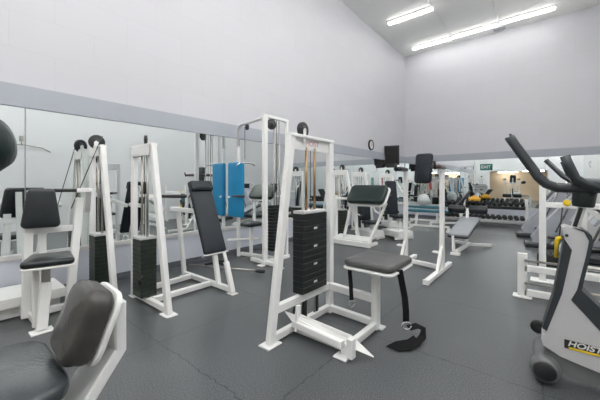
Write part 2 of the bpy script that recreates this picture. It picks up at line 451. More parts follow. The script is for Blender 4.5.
# ---- M1: centre machine
m1 = thing('leg_curl_machine', (-1.5, 2.25, 0), 'white weight-stack machine in the centre with a grey seat and hanging black straps', 'exercise machine')
tower(m1, (-1.74, 2.60), (0, -1), 1.73, .86, .60, (.145, .51, .315, 1.03), .12, 13, IRON, BRASS, True, True, pulley_at=.44, pr=.07, face=-1 if V((0, 0, 1)).cross(V((0, -1, 0))).x < 0 else 1)
obj('crossbar', B().beam((-1.74, 2.57, .27), (-1.74, 1.81, .27), .05, .07), WHITE, m1)
obj('crossbar', B().beam((-1.74, 2.57, .27), (-1.20, 2.53, .27), .05, .07), WHITE, m1)
obj('base_tube', B().beam((-1.74, 2.58, .045), (-1.20, 2.55, .045), .05, .06), WHITE, m1)
obj('base_tube', B().beam((-1.20, 2.56, .045), (-1.20, 1.98, .045), .05, .06), WHITE, m1)
obj('base_tube', B().beam((-1.74, 2.03, .045), (-1.22, 2.03, .045), .05, .06), WHITE, m1)
obj('seat_post', B().beam((-1.20, 2.53, .01), (-1.20, 2.53, .57), .06, .075, (0, 1, 0)), WHITE, m1)
foot(m1, (-1.20, 2.58)); foot(m1, (-1.20, 1.96))
st = obj('seat', B().pad((-1.17, 2.52, .62), (1, 0, 0), (0, 1, 0), .45, .50, .06, .06, crown=.2), GREYV, m1)
obj('seat_pan', B().pad((-1.17, 2.52, .577), (1, 0, 0), (0, 1, 0), .46, .51, .022, .06, crown=0), WHITE, st)
fp = B()
fp.prism([(-1.80, 1.98, .175), (-1.17, 2.04, .14), (-.97, 2.01, .06), (-1.15, 1.98, .085), (-1.68, 1.96, .11)], (0, .004, .006))
fp.beam((-1.70, 1.985, .105), (-1.20, 1.965, .09), .05, .06)
fp.beam((-1.72, 2.03, .165), (-1.18, 2.01, .15), .012, .03)
obj('footrest', fp, WHITE, m1)
obj('footrest_bracket', B().beam((-1.13, 1.97, .02), (-1.13, 1.97, .16), .05, .06, (0, 1, 0)).beam((-1.66, 1.98, .05), (-1.66, 2.0, .26), .03, .05, (0, 1, 0)), WHITE, m1)
pulley(m1, (-1.74, 2.08, .17), (1, 0, 0), .05, False)
rib = B().section(.035, .005, .0015)
obj('ankle_strap', B().sweep([(-1.36, 2.35, .60), (-1.355, 2.34, .52), (-1.345, 2.34, .42), (-1.335, 2.33, .34), (-1.332, 2.33, .29)], B().section(.034, .012, .003), (-.6, .75, .0)), STRAPM, m1)
obj('strap_ring', B().tube([(-1.332+.017*math.cos(a), 2.33+.014*math.cos(a), .255+.03*math.sin(a)) for a in [i*PI/8 for i in range(17)]], .004, 8, (.6, -.7, 0)), CHROME, m1)
obj('foot_strap', B().sweep([(-.94, 2.42, .60), (-.925, 2.43, .50), (-.905, 2.44, .38), (-.895, 2.44, .27), (-.895, 2.44, .19)], B().section(.05, .012, .003), (-.6, .75, 0)), STRAPM, m1)
obj('strap_ring', B().tube([(-.89+.03*math.cos(a), 2.44+.02*math.cos(a), .155+.03*math.sin(a)) for a in [i*PI/8 for i in range(17)]], .005, 8, (.6, -.7, 0)), CHROME, m1)
loop = [(-.88, 2.46, .135), (-.84, 2.54, .135), (-.80, 2.57, .11), (-.79, 2.52, .07), (-.81, 2.44, .04), (-.85, 2.37, .022), (-.91, 2.32, .016), (-.97, 2.29, .025), (-.93, 2.35, .03), (-.86, 2.42, .04), (-.83, 2.48, .06)]
obj('foot_loop', B().sweep(loop, B().section(.055, .010, .002), (.3, -.2, 1)), STRAPM, m1)
# seat adjustment knob bar to the right post seen behind
# ---- M2: chest press machine with tall charcoal pad
m2 = thing('incline_press_machine', (-3.3, 1.9, 0), 'white weight-stack machine with a tall charcoal backrest pad leaning back', 'exercise machine')
tower(m2, (-3.72, 1.5), (1, 0), 1.72, .80, .46, (.17, .37, .08, .70), .17, 13, IRONG, STEEL, False, False, pl_axis=(.5, .86, 0), pulley_at=.30, pr=.05)
obj('base_tube', B().beam((-3.32, 1.53, .045), (-3.32, 2.28, .045), .05, .06), WHITE, m2)
obj('base_tube', B().beam((-3.72, 1.53, .045), (-3.78, 2.26, .045), .05, .06), WHITE, m2)
obj('base_tube', B().beam((-3.97, 2.27, .045), (-2.90, 2.27, .045), .05, .06), WHITE, m2)
foot(m2, (-3.97, 2.27)); foot(m2, (-2.90, 2.27))
obj('backrest_post', B().beam((-3.17, 2.27, .05), (-3.30, 2.27, .62), .05, .055, (0, 1, 0)), WHITE, m2)
obj('adjuster_post', B().beam((-2.90, 2.27, .02), (-3.02, 2.27, .36), .05, .06, (0, 1, 0)).beam((-3.01, 2.27, .34), (-3.06, 2.27, .47), .035, .035, (0, 1, 0)), WHITE, m2)
obj('rear_post', B().beam((-3.97, 2.27, .02), (-4.02, 2.20, .98), .05, .06, (1, 0, 0)), WHITE, m2)
pb, pt = V((-3.22, 2.26, .44)), V((-3.60, 2.26, 1.33))
dz = (pt-pb).normalized()
bp = obj('backrest', B().pad((pb+pt)/2, (0, 1, 0), dz, .32, (pt-pb).length, .06, .03, crown=.15), CHAR, m2)
obj('headrest', B().pad(pt + dz*-.07 + V((.045, 0, .01)), (0, 1, 0), dz, .32, .14, .05, .03), CHAR, m2)
obj('backrest_frame', B().box((pb+pt)/2 - V((.055, 0, .02)), ((pt-pb).length*.9, .10, .03), dz, (0, 1, 0)).box(pb - dz*.012, (.36, .05, .012), (0, 1, 0), dz), WHITE, m2)
obj('press_arm', B().beam((-4.10, 2.15, .95), (-3.50, 2.17, .95), .05, .06).beam((-3.62, 1.62, 1.14), (-3.95, 1.95, .96), .05, .05), WHITE, m2)
obj('press_handle', B().tube([(-3.70, 1.75, 1.15), (-3.42, 1.98, 1.15)], .02, 12), BLACK, m2)
obj('press_arm', B().beam((-3.86, 1.62, 1.16), (-3.66, 1.78, 1.15), .035, .035), WHITE, m2)
obj('selector_lever', B().tube([(-3.35, 1.42, .33), (-3.33, 1.40, .28), (-3.36, 1.41, .24)], .02, 10), BLACK, m2)

# ---- M3: seated machine at the left
m3 = thing('shoulder_press_machine', (-3.9, .9, 0), 'white seated weight machine at the left with black trapezoid backrest and black seat', 'exercise machine')
tower(m3, (-4.36, 1.27), (1, 0), 1.74, .72, .34, (.17, .37, .10, .70), .17, 13, IRONG, STEEL, False, True, pl_axis=(.95, -.45, 0), pulley_at=.15, pr=.085)
st = obj('seat', B().pad((-3.52, .69, .615), (.25, .97, 0), (-.97, .25, 0), .38, .40, .06, .05, taper=.8, crown=.2), VINYL, m3)
obj('seat_pan', B().pad((-3.52, .69, .575), (.25, .97, 0), (-.97, .25, 0), .38, .40, .02, .05, taper=.8, crown=0), WHITE, st)
obj('seat_post', B().beam((-3.46, .62, .02), (-3.50, .66, .42), .065, .08, (0, 1, 0)), WHITE, m3)
obj('seat_slider', B().beam((-3.50, .66, .40), (-3.505, .66, .57), .045, .06, (0, 1, 0)), STEEL, m3)
obj('seat_post', B().beam((-3.56, .60, .02), (-3.60, .60, .55), .05, .05, (0, 1, 0)), WHITE, m3)
foot(m3, (-3.45, .62), (0, 1, 0), .16, .12)
obj('backrest', B().pad((-3.80, .68, 1.065), (.3, .95, 0), (-.06, 0.02, 1), .31, .38, .07, .05, taper=.66, crown=.15), VINYL, m3)
obj('backrest_frame', B().beam((-3.94, .72, .05), (-3.90, .70, 1.20), .05, .06, (0, 1, 0)), WHITE, m3)
obj('frame_post', B().beam((-3.88, .58, .02), (-3.88, .60, .93), .06, .07, (0, 1, 0)), WHITE, m3)
obj('frame_post', B().beam((-3.72, .88, .05), (-3.90, 1.02, 1.15), .06, .07, (0, 1, 0)), WHITE, m3)
obj('crossbar', B().beam((-3.90, .56, .84), (-3.88, 1.0, .84), .05, .06), WHITE, m3)
obj('press_handle', B().tube([(-3.88, .76, 1.235), (-3.76, .97, 1.235)], .018, 12), BLACK, m3)
obj('press_arm', B().beam((-3.76, .96, 1.235), (-3.72, 1.06, 1.235), .045, .045).beam((-3.72, 1.05, 1.24), (-3.95, 1.10, 1.0), .05, .05), WHITE, m3)
obj('platform', B().box((-4.18, .42, .17), (.50, .98, .09)).box((-4.20, .42, .07), (.42, .90, .11)), WHITE, m3)
obj('base_tube', B().beam((-4.30, .62, .045), (-3.45, .62, .045), .06, .06).beam((-3.86, .7, .045), (-3.86, 1.25, .045), .06, .06), WHITE, m3)
obj('cable', B().tube([(-4.02, 1.27, 1.86), (-4.22, 1.02, 1.02)], .005, 6), BLACK, m3)

# ---- M0: foreground machine, bottom left
m0 = thing('abdominal_machine', (-1.68, .2, 0), 'foreground machine at bottom left with a worn low backrest pad and broad dark seat', 'exercise machine')
obj('seat', B().pad((-1.70, .07, .50), (1, 0, 0), (0, 1, 0), .60, .58, .08, .13, crown=.2), SEATV, m0)
obj('seat_frame', B().box((-1.70, .0, .42), (.3, .45, .05)).beam((-1.70, -.05, .01), (-1.70, -.05, .42), .08, .08, (0, 1, 0)), WHITE, m0)
C0 = V((-1.62, .43, .69)); n0 = V((-.05, -.88, .34)).normalized()
X0 = V((0, 0, 1)).cross(n0).normalized(); Y0 = n0.cross(X0).normalized()
obj('backrest', B().pad(C0, X0, Y0, .33, .31, .11, .075, crown=.15, e=.035), mat('worn_grey_brown_vinyl', (.058, .054, .050), .26, noise=(7, .25), bump=(60, .15)), m0)
obj('backrest_plate', B().pad(C0 - n0*.068, X0, Y0, .33, .312, .025, .075, crown=0, e=.006), WHITE, m0)
obj('backrest_support', B().sweep([C0 - n0*.13 + V((0, 0, .12)), C0 - n0*.13 - V((0, 0, .1)), (-1.60, .40, .35), (-1.60, .30, .05)], B().section(.24, .05, .008), n0), WHITE, m0)
obj('base_tube', B().beam((-1.68, -.4, .045), (-1.68, .45, .045), .07, .07).beam((-1.95, -.38, .045), (-1.40, -.38, .045), .07, .07), WHITE, m0)
obj('pad_arm', B().tube([(-1.70, -.38, .05), (-1.72, -.40, .9), (-1.52, -.27, 1.38), (-1.30, .03, 1.42)], .028, 12), WHITE, m0)
obj('chest_pad', B().lathe((-1.36, -.06, 1.39), (.62, .76, .12), [(.03, 0), (.085, .012), (.098, .04), (.10, .13), (.092, .20), (.07, .24), (.03, .258), (.0, .26)], 32), GREENV, m0)

# ---- M5: tall lat pulldown with blue pad near the mirror
m5 = thing('lat_pulldown_machine', (-3.9, 3.6, 0), 'tall white pulldown tower with bent top arm and bright blue pad by the mirror', 'exercise machine')
H5 = 2.40
obj('upright_post', B().beam((-3.53, 3.41, .01), (-3.53, 3.41, H5), .06, .08, (0, 1, 0)), WHITE, m5)
obj('upright_post', B().beam((-3.53, 3.93, .01), (-3.53, 3.93, H5-.02), .05, .05, (0, 1, 0)), WHITE, m5)
obj('top_tube', B().beam((-3.53, 3.38, H5), (-3.53, 3.96, H5-.01), .05, .05), WHITE, m5)
obj('base_tube', B().beam((-3.53, 3.36, .045), (-3.53, 3.98, .045), .06, .06).beam((-3.85, 3.41, .045), (-3.20, 3.41, .045), .06, .06).beam((-3.53, 3.7, .045), (-4.30, 3.56, .045), .06, .06), WHITE, m5)
foot(m5, (-3.2, 3.41)); foot(m5, (-3.53, 3.33))
obj('top_arm', B().tube([(-3.53, 3.41, H5-.03), (-4.20, 3.48, 2.34), (-4.27, 3.49, 2.31), (-4.30, 3.50, 2.24), (-4.30, 3.50, 1.95)], .027, 14), PALE, m5)
obj('rear_post', B().beam((-4.30, 3.50, 1.97), (-4.30, 3.50, .01), .05, .05, (0, 1, 0)), WHITE, m5)
obj('back_pad', B().pad((-4.27, 3.42, 1.20), V((1, .06, 0)), (0, 0, 1), .38, .97, .07, .04, crown=.1), BLUE, m5)
obj('crossbar', B().beam((-4.35, 3.30, .32), (-4.05, 3.75, .32), .035, .035).beam((-4.40, 3.35, 1.07), (-4.34, 3.65, 1.07), .035, .035), WHITE, m5)
obj('seat', B().pad((-4.02, 3.55, .60), (1, 0, 0), (0, 1, 0), .26, .32, .07, .04), VINYL, m5)
obj('seat_post', B().beam((-4.02, 3.55, .05), (-4.02, 3.55, .57), .05, .05, (0, 1, 0)), WHITE, m5)
obj('knee_roller', B().tube([(-4.20, 3.30, 1.09), (-3.98, 3.36, 1.09)], .022, 12), BLACK, m5)
pulley(m5, (-3.53, 3.56, H5-.12), (1, -.25, 0), .085, False)
pulley(m5, (-4.02, 3.46, H5-.12), (.2, 1, 0), .05, False)
n = 14; z0, z1 = .2, .95
for k in range(n):
    obj('weight_plate', B().box((-3.53, 3.68, z0+(z1-z0)*(k+.5)/n), (.11, .30, (z1-z0)/n*.9)), IRON, m5)
for y in (3.62, 3.74): obj('guide_rod', B().tube([(-3.53, y, .08), (-3.53, y, H5-.03)], .012, 10), STEEL, m5)
obj('lift_cable', B().tube([(-3.53, 3.68, z1), (-3.53, 3.68, H5)], .005, 6), BLACK, m5)
obj('lift_cable', B().tube([(-4.02, 3.41, H5-.12), (-4.02, 3.41, 1.72)], .005, 6), BLACK, m5)
obj('pulldown_bar', B().tube([(-4.06, 3.26, 1.60), (-4.04, 3.32, 1.66), (-4.0, 3.52, 1.66), (-3.98, 3.6, 1.62)], .012, 10), CHROME, m5)

# floor bar lying near the mirror (behind the press machine)
fb = thing('barbell', (-3.75, 3.0, 0), 'thin steel bar with a black end lying on the floor behind the incline press', 'bar')
obj('shaft', B().tube([(-4.38, 2.52, .05), (-3.24, 2.98, .05)], .014, 12), STEEL, fb)
obj('end_grip', B().tube([(-3.26, 2.972, .05), (-3.14, 3.02, .05)], .026, 14), BLACK, fb)
obj('end_grip', B().tube([(-4.42, 2.505, .05), (-4.34, 2.535, .05)], .026, 14), BLACK, fb)
fc = obj('cable_attachment', B().tube([(-4.2, 2.75, .03), (-4.05, 2.85, .07), (-3.95, 2.95, .03), (-4.05, 3.05, .03), (-4.22, 2.95, .05)], .02, 10), BLACK)
props(fc, 'black rope attachment coiled on the floor against the mirror wall', 'rope')

# ---- M6: machine with wide dark green pad
m6 = thing('preacher_curl_machine', (-3.3, 5.9, 0), 'white machine with a wide dark green arm pad, behind the centre machine', 'exercise machine')
tower(m6, (-4.05, 6.2), (1, 0), 1.62, .70, .36, (.07, .33, .12, .68), .2, 8, IRONG, STEEL, False, False, pl_axis=(.3, .95, 0), pulley_at=.25, pr=.08)
Xp = V((1, -.05, 0)); Yp = V((0.02, .62, .78))
gp = obj('arm_pad', B().pad((-2.95, 5.80, 1.08), Xp, Yp, .86, .46, .12, .10, crown=.2, e=.05), GREENV, m6)
obj('pad_plate', B().pad(V((-2.95, 5.80, 1.08)) - Xp.normalized().cross(Yp.normalized())*.075, Xp, Yp, .90, .50, .02, .10, crown=0, e=.006), WHITE, m6)
obj('leaning_leg', B().beam((-2.83, 5.62, .03), (-2.55, 5.85, .92), .05, .06, (0, 1, 0)), WHITE, m6)
obj('leaning_leg', B().beam((-3.50, 5.75, .03), (-3.30, 5.80, .95), .05, .06, (0, 1, 0)), WHITE, m6)
obj('frame_post', B().beam((-3.28, 6.0, .03), (-3.28, 5.9, .98), .05, .06, (0, 1, 0)), WHITE, m6)
obj('frame_post', B().beam((-3.72, 5.8, .02), (-3.72, 5.8, 1.05), .07, .08, (0, 1, 0)), WHITE, m6)
obj('crossbar', B().beam((-3.75, 5.8, .98), (-3.25, 5.85, .98), .05, .05), WHITE, m6)
obj('base_tube', B().beam((-3.76, 5.62, .06), (-2.78, 5.62, .06), .08, .10).beam((-3.72, 5.62, .045), (-3.72, 6.2, .045), .06, .06).beam((-2.83, 5.62, .045), (-2.83, 6.0, .045), .06, .06), WHITE, m6)
obj('foot_plate', B().prism([(-3.70, 5.68, .11), (-2.85, 5.68, .11), (-2.85, 5.95, .16), (-3.70, 5.95, .16)], (0, 0, .012)), WHITE, m6)

def seat_station(root, x, y, back=(.55, 1.4), padm=CHAR, ang=0, tow=True, tx=-4.25, ty=None):
    n = V((math.cos(ang), math.sin(ang), 0)); s = V((-n.y, n.x, 0)); p = V((x, y, 0))
    obj('backrest', B().pad(p + Zv*(sum(back)/2), s, Zv*1 - n*.12, .32, back[1]-back[0], .07, .04), padm, root)
    obj('seat', B().pad(p + n*.28 + Zv*(back[0]-.02), n, s, .36, .36, .07, .05), padm, root)
    obj('seat_post', B().beam(p + n*.28 + Zv*.05, p + n*.28 + Zv*(back[0]-.05), .06, .06, n), WHITE, root)
    obj('backrest_frame', B().beam(p - n*.08 + Zv*.02, p - n*.12 + Zv*(back[1]-.1), .05, .06, n), WHITE, root)
    obj('platform', B().box(p + n*.2 + Zv*.13, (.62, .42, .13), n), WHITE, root)
    obj('base_tube', B().beam(p - n*.4 + Zv*.04, p + n*.55 + Zv*.04, .06, .06).beam(p + n*.45 - s*.25 + Zv*.04, p + n*.45 + s*.25 + Zv*.04, .06, .06), WHITE, root)
    for k in (-1, 1):
        obj('press_arm', B().tube([p - n*.1 + s*.26*k + Zv*(back[1]-.05), p + n*.05 + s*.30*k + Zv*(back[1]-.3), p + n*.3 + s*.30*k + Zv*(back[1]-.35)], .018, 10), WHITE, root)
        obj('grip', B().tube([p + n*.28 + s*.30*k + Zv*(back[1]-.35), p + n*.42 + s*.30*k + Zv*(back[1]-.36)], .022, 10), BLACK, root)
    if tow:
        tower(root, (tx, ty or y+.3), (1, 0), 1.62, .65, .36, (.07, .33, .12, .68), .2, 8, IRONG, STEEL, False, False, pl_axis=(.3, .95, 0), pulley_at=.25, pr=.08)
m7 = thing('chest_press_machine', (-3.05, 7.2, 0), 'white seated machine with tall charcoal backrest, right behind the wide green pad', 'exercise machine')
seat_station(m7, -3.02, 7.25, (.55, 1.38), CHAR, -.5, True, -4.3, 7.6)
m7b = thing('leg_extension_machine', (-3.6, 6.75, 0), 'white seated machine with short charcoal backrest, seen beneath the wide green pad', 'exercise machine')
seat_station(m7b, -3.55, 6.85, (.40, .90), CHAR, -.5, False)
m7c = thing('row_machine', (-3.6, 9.0, 0), 'white seated machine with charcoal backrest against the mirror under the wall clock', 'exercise machine')
seat_station(m7c, -3.85, 8.75, (.50, 1.25), CHAR, -.5, True, -4.3, 9.4)

# ---- M8: dip / knee raise station
m8 = thing('knee_raise_station', (-1.5, 4.8, 0), 'white knee-raise stand with black back pad and elbow pads right of centre', 'exercise station')
for x, yy in ((-1.22, 4.78), (-1.82, 4.95)):
    obj('base_rail', B().beam((x, yy-.75, .04), (x, yy+.45, .04), .07, .06), WHITE, m8)
    obj('rail_end_cap', B().box((x, yy-.756, .04), (.076, .02, .066)), WHITE, m8)
    obj('upright_post', B().beam((x, yy, .05), (x, yy, 1.50), .06, .07, (0, 1, 0)), WHITE, m8)
    obj('gusset', B().prism([(x-.004, yy-.03, .07), (x-.004, yy-.24, .07), (x-.004, yy-.03, .36)], (.008, 0, 0)).beam((x, yy-.25, .07), (x, yy-.03, .38), .045, .035), WHITE, m8)
    obj('step_peg', B().box((x-.065, yy-.06, .30), (.09, .10, .02)), WHITE, m8)
obj('crossbar', B().beam((-1.82, 4.95, .06), (-1.22, 4.80, .06), .06, .06), WHITE, m8)
obj('crossbar', B().beam((-1.82, 5.0, 1.35), (-1.22, 4.84, 1.35), .05, .05), WHITE, m8)
obj('back_pad', B().pad((-1.49, 4.80, 1.54), (.97, -.24, 0), (0, .12, 1), .27, .46, .08, .05), CHAR, m8)
obj('pad_bracket', B().beam((-1.49, 4.90, 1.3), (-1.49, 4.88, 1.62), .05, .04, (0, 1, 0)), WHITE, m8)
obj('elbow_pad', B().pad((-1.24, 4.70, 1.545), (1, .05, 0), (-.05, 1, 0), .13, .42, .06, .05), BROWNV, m8)
obj('elbow_pad', B().pad((-1.84, 4.80, 1.535), (1, .05, 0), (-.05, 1, 0), .13, .42, .06, .05), VINYL, m8)
obj('grip', B().tube([(-1.24, 4.50, 1.51), (-1.24, 4.46, 1.62)], .018, 10), BLACK, m8)
obj('grip', B().tube([(-1.84, 4.60, 1.50), (-1.84, 4.56, 1.61)], .018, 10), BLACK, m8)

# ---- M9: sit-up bench
m9 = thing('sit_up_bench', (-1.2, 6.6, 0), 'white-framed inclined bench with pale worn pad and black leg rollers', 'bench')
a9, b9 = V((-1.33, 6.22, .34)), V((-1.26, 7.15, .60))
obj('bench_pad', B().pad((a9+b9)/2, V((1, -.06, 0)), b9-a9, .36, (b9-a9).length, .05, .04, crown=.1), BENCHV, m9)
obj('pad_board', B().pad((a9+b9)/2 - Zv*.038, V((1, -.06, 0)), b9-a9, .37, (b9-a9).length+.01, .03, .04, crown=0), BLACK, m9)
obj('base_tube', B().beam((-1.33, 6.1, .05), (-1.24, 6.85, .11), .06, .06), WHITE, m9)
obj('base_tube', B().beam((-1.25, 6.8, .10), (-.93, 7.30, .04), .06, .06), WHITE, m9)
obj('base_tube', B().beam((-1.25, 6.85, .10), (-1.62, 7.30, .04), .06, .06), WHITE, m9)
obj('foot_plate', B().box((-1.33, 6.12, .02), (.16, .12, .04)), WHITE, m9)
obj('upright_post', B().beam((-1.30, 6.9, .10), (-1.32, 7.12, .74), .05, .06, (0, 1, 0)), WHITE, m9)
obj('upright_post', B().beam((-1.38, 6.2, .05), (-1.40, 6.25, .33), .05, .06, (0, 1, 0)), WHITE, m9)
obj('roller_axle', B().tube([(-1.72, 7.2, .76), (-.96, 7.2, .76)], .012, 10), CHROME, m9)
for x in (-1.54, -1.14):
    obj('leg_roller', B().lathe((x-.17, 7.2, .76), (1, 0, 0), [(.03, 0), (.075, .01), (.085, .03), (.085, .31), (.075, .33), (.03, .34)], 20), VINYL, m9)

# ---- back area: teal benches, ball, incline bench
def flat_bench(label, x, y, m, ang=0, name='weight_bench', incl=None):
    t = thing(name, (x, y, 0), label, 'bench')
    n = V((math.cos(ang), math.sin(ang), 0)); s = V((-n.y, n.x, 0)); p = V((x, y, 0))
    if incl:
        obj('bench_pad', B().pad(p + n*.32 + Zv*(.5+.26), s, n*.5 + Zv*incl, .28, .85, .06, .03), m, t)
        obj('seat_pad', B().pad(p - n*.25 + Zv*.48, s, n, .28, .34, .06, .03), m, t)
        obj('backrest_brace', B().beam(p + n*.3 + Zv*.1, p + n*.45 + Zv*.85, .04, .04, s), WHITE, t)
    else:
        obj('bench_pad', B().pad(p + Zv*.55, s, n, .28, 1.15, .07, .04), m, t)
    obj('base_tube', B().beam(p - n*.5 + Zv*.12, p + n*.5 + Zv*.12, .05, .05), WHITE, t)
    for k in (-1, 1):
        obj('bench_foot', B().beam(p + n*.5*k - s*.27 + Zv*.035, p + n*.5*k + s*.27 + Zv*.035, .055, .055).beam(p + n*.5*k + Zv*.04, p + n*.5*k + Zv*.15, .05, .05, n), WHITE, t)
        obj('bench_leg', B().beam(p + n*.35*k + Zv*.1, p + n*.3*k + Zv*(.52 if not incl else .45), .05, .05, n), WHITE, t)
    return t
flat_bench('flat bench with teal pad and white legs near the far left corner', -2.62, 8.9, TEAL, .12)
flat_bench('flat bench with teal pad behind another teal bench, nearer the corner', -3.1, 10.3, TEAL, .1)
flat_bench('black inclined bench in front of the dumbbell rack, left of the orange cloth', -2.35, 9.95, CHAR, .35, 'incline_bench', .62)
eb = obj('exercise_ball', B().sphere((0, 0, 0), .195), BALL); eb.location = (-3.2, 10.29, .585+.195)
props(eb, 'pale grey exercise ball resting on the farther teal bench', 'ball')

# dumbbell rack + dumbbells
rk = thing('dumbbell_rack', (-1.69, 11.1, 0), 'long two-tier dumbbell rack with white uprights along the back mirror', 'rack')
for x in (-2.86, -.52): 
    obj('rack_upright', B().beam((x, 11.28, .02), (x, 11.2, .84), .07, .08, (1, 0, 0)), WHITE, rk)
    obj('rack_foot', B().beam((x, 10.85, .035), (x, 11.4, .035), .07, .06), WHITE, rk)
for z, y in ((.19, 11.04), (.60, 11.16)):
    obj('rack_shelf', B().box((-1.69, y, z), (2.3, .30, .03), Z=(0, -.3, 1)).box((-1.69, y-.14, z-.03), (2.3, .015, .08), Z=(0, -.3, 1)), BLACK if z > .5 else PALE, rk)
obj('rack_panel', B().box((-1.69, 11.28, .14), (2.28, .02, .2)), PALE, rk)
d0 = thing('dumbbell', (0, 0, 0), 'x', 'dumbbell')
for k in (-1, 1):
    obj('weight_head', B().lathe((0, k*.10-.045, 0), (0, 1, 0), [(.03, 0), (.058, .008), (.066, .02), (.066, .07), (.058, .082), (.03, .09)], 12, False), IRON, d0)
hd = obj('handle', B().tube([(0, -.07, 0), (0, .07, 0)], .016, 10), CHROME, d0)
first = True
for tier, (z, y) in enumerate(((.285, 11.01), (.695, 11.13))):
    for k in range(16):
        t = d0 if first else copy_tree(d0); first = False
        sc_ = 1.05 - .15*k/15 if tier == 0 else .95 - .1*k/15
        t.location = (-2.77 + k*.144, y, z+.0); t.scale = (sc_,)*3
        t.rotation_euler = (math.radians(-17), 0, random.uniform(-.06, .06))
        t['label'] = ('round black dumbbell with chrome handle on the lower tier of the back rack', 'round black dumbbell with chrome handle on the upper tier of the back rack')[tier]
        t['group'] = ('dumbbells on the lower tier', 'dumbbells on the upper tier')[tier]
tw = obj('towel', B().pad((-1.86, 10.80, .80), (1, 0, 0), (0, 1, .1), .34, .2, .10, .05, crown=.8), ORANGE)
props(tw, 'orange yellow cloth heaped on the left half of the dumbbell rack', 'cloth')
tw.location.y += .32; tw.location.z -= .0
# resistance bands on the back wall
for i, (x, m, lb) in enumerate(((-3.52, REDB, 'red looped resistance band hanging on the far wall by the corner'),
                                (-3.42, DECAL, 'white looped resistance band hanging between the red and green ones'),
                                (-3.10, GREENB, 'dark green looped resistance band hanging on the far wall'))):
    pts = [(x+.03*math.sin(a), YB-.06, 1.32+.24*math.cos(a)*(-1)) for a in [k*2*PI/20 for k in range(21)]]
    o = obj('resistance_band', B().tube(pts, .016, 8, (0, 1, 0)), m); props(o, lb, 'exercise band', 'bands on the back wall')
    o2 = obj('wall_hook', B().tube([(x, YB+.0, 1.585), (x, YB-.08, 1.585), (x, YB-.09, 1.60)], .008, 8), STEEL)
    props(o2, 'small steel hook holding the ' + lb.split(' hanging')[0], 'hook', 'hooks on the back wall')

# lat bar hung on the right wall, seen in the mirror at the left
lb = thing('pulldown_bar', (XR, 1.7, 2.3), 'chrome pulldown bar hung on the right wall, seen in the left mirror', 'bar')
obj('bar', B().tube([(XR-.06, 1.42, 2.33), (XR-.06, 1.6, 2.33), (XR-.06, 1.95, 2.28), (XR-.06, 2.12, 2.18)], .014, 10), STEEL, lb)
obj('bar_hook', B().tube([(XR, 1.52, 2.5), (XR-.07, 1.52, 2.5), (XR-.07, 1.52, 2.32)], .012, 10).box((XR-.01, 1.52, 2.5), (.02, .08, .14)), STEEL, lb)

# ---- low rack right of centre
lr = thing('low_weight_rack', (.5, 4.3, 0), 'low white storage rack with steel rods behind the exercise bike', 'rack')
for x in (-.24, 1.35):
    obj('rack_upright', B().beam((x, 4.34, .01), (x, 4.34, .50), .06, .09, (1, 0, 0)), WHITE, lr)
    obj('foot_plate', B().box((x, 4.34, .008), (.18, .14, .016)), WHITE, lr)
for z in (.335, .06): obj('crossbar', B().beam((-.22, 4.34, z), (1.34, 4.34, z), .06, .07), WHITE, lr)
for z in (.43, .17): obj('steel_rod', B().tube([(-.22, 4.30, z), (1.34, 4.30, z)], .013, 10), STEEL, lr)
# ---- cable column behind the rack
cc = thing('cable_column', (-.07, 5.2, 0), 'slim white cable post with yellow pull handle behind the low rack', 'exercise machine')
obj('upright_post', B().beam((-.07, 5.2, .01), (-.07, 5.2, 1.28), .075, .08, (0, 1, 0)), WHITE, cc)
obj('foot_plate', B().box((-.07, 5.2, .008), (.26, .2, .016)), WHITE, cc)
obj('rubber_bumper', B().box((-.02, 5.28, .27), (.22, .06, .16)), RUBBER, cc)
obj('crossbar', B().beam((-.07, 5.24, 1.02), (1.2, 5.2, 1.02), .06, .07), WHITE, cc)
obj('upright_post', B().beam((1.2, 5.2, .01), (1.2, 5.2, 1.28), .075, .08, (0, 1, 0)), WHITE, cc)
obj('weight_disc', B().lathe((.17, 5.14, 1.06), (.3, -1, 0), [(.012, 0), (.036, 0), (.042, .01), (.036, .02), (.012, .02)], 24), YELLOW, cc)
obj('cable', B().tube([(.13, 5.12, 1.0), (.07, 5.12, .28)], .008, 6), BLACK, cc)
obj('pull_handle', B().tube([(.12, 5.10, .62), (.08, 5.10, .60), (.07, 5.10, .55), (.07, 5.10, .36)], .024, 12), YELLOW, cc)

# ---- steppers / ellipticals at right rear
def elliptical(x, y, label, ang, m=MACHG):
    t = thing('elliptical_trainer', (x, y, 0), label, 'cardio machine', 'grey cardio machines')
    n = V((math.cos(ang), math.sin(ang), 0)); s = V((-n.y, n.x, 0)); p = V((x, y, 0))
    obj('base', B().box(p + n*.55 + Zv*.05, (1.35, .42, .09), n, ch=.02), BIKED, t)
    pr = [(0, .10), (.26, .10), (.80, .95), (.78, 1.12), (.68, 1.14), (.12, .42), (-.02, .2)]
    obj('shroud', B().prism([p + n*a + Zv*b - s*.11 for a, b in pr], s*.22), m, t)
    obj('rear_shroud', B().prism([p + n*a + Zv*b - s*.07 for a, b in ((.5, .09), (1.2, .09), (1.1, .35), (.75, .5))], s*.14), m, t)
    for k in (-1, 1):
        obj('pedal', B().box(p + n*(.55+.15*k) + s*.2*k + Zv*(.30+.06*k), (.34, .13, .04), n, Zv, ch=.01), BLACK, t)
        obj('arm', B().tube([p + n*.35 + s*.24*k + Zv*.35, p + n*.62 + s*.24*k + Zv*1.05, p + n*.60 + s*.22*k + Zv*1.35], .018, 10), CHROME, t)
    obj('console', B().box(p + n*.74 + Zv*1.22, (.10, .30, .20), n, ch=.01), BLACK, t)
    return t
elliptical(-.52, 9.35, 'grey cardio machine with slanted shroud, farthest one beside the dumbbell rack', .15)
elliptical(-.28, 8.0, 'grey cardio machine with slanted shroud, just behind the white cable post', .12)
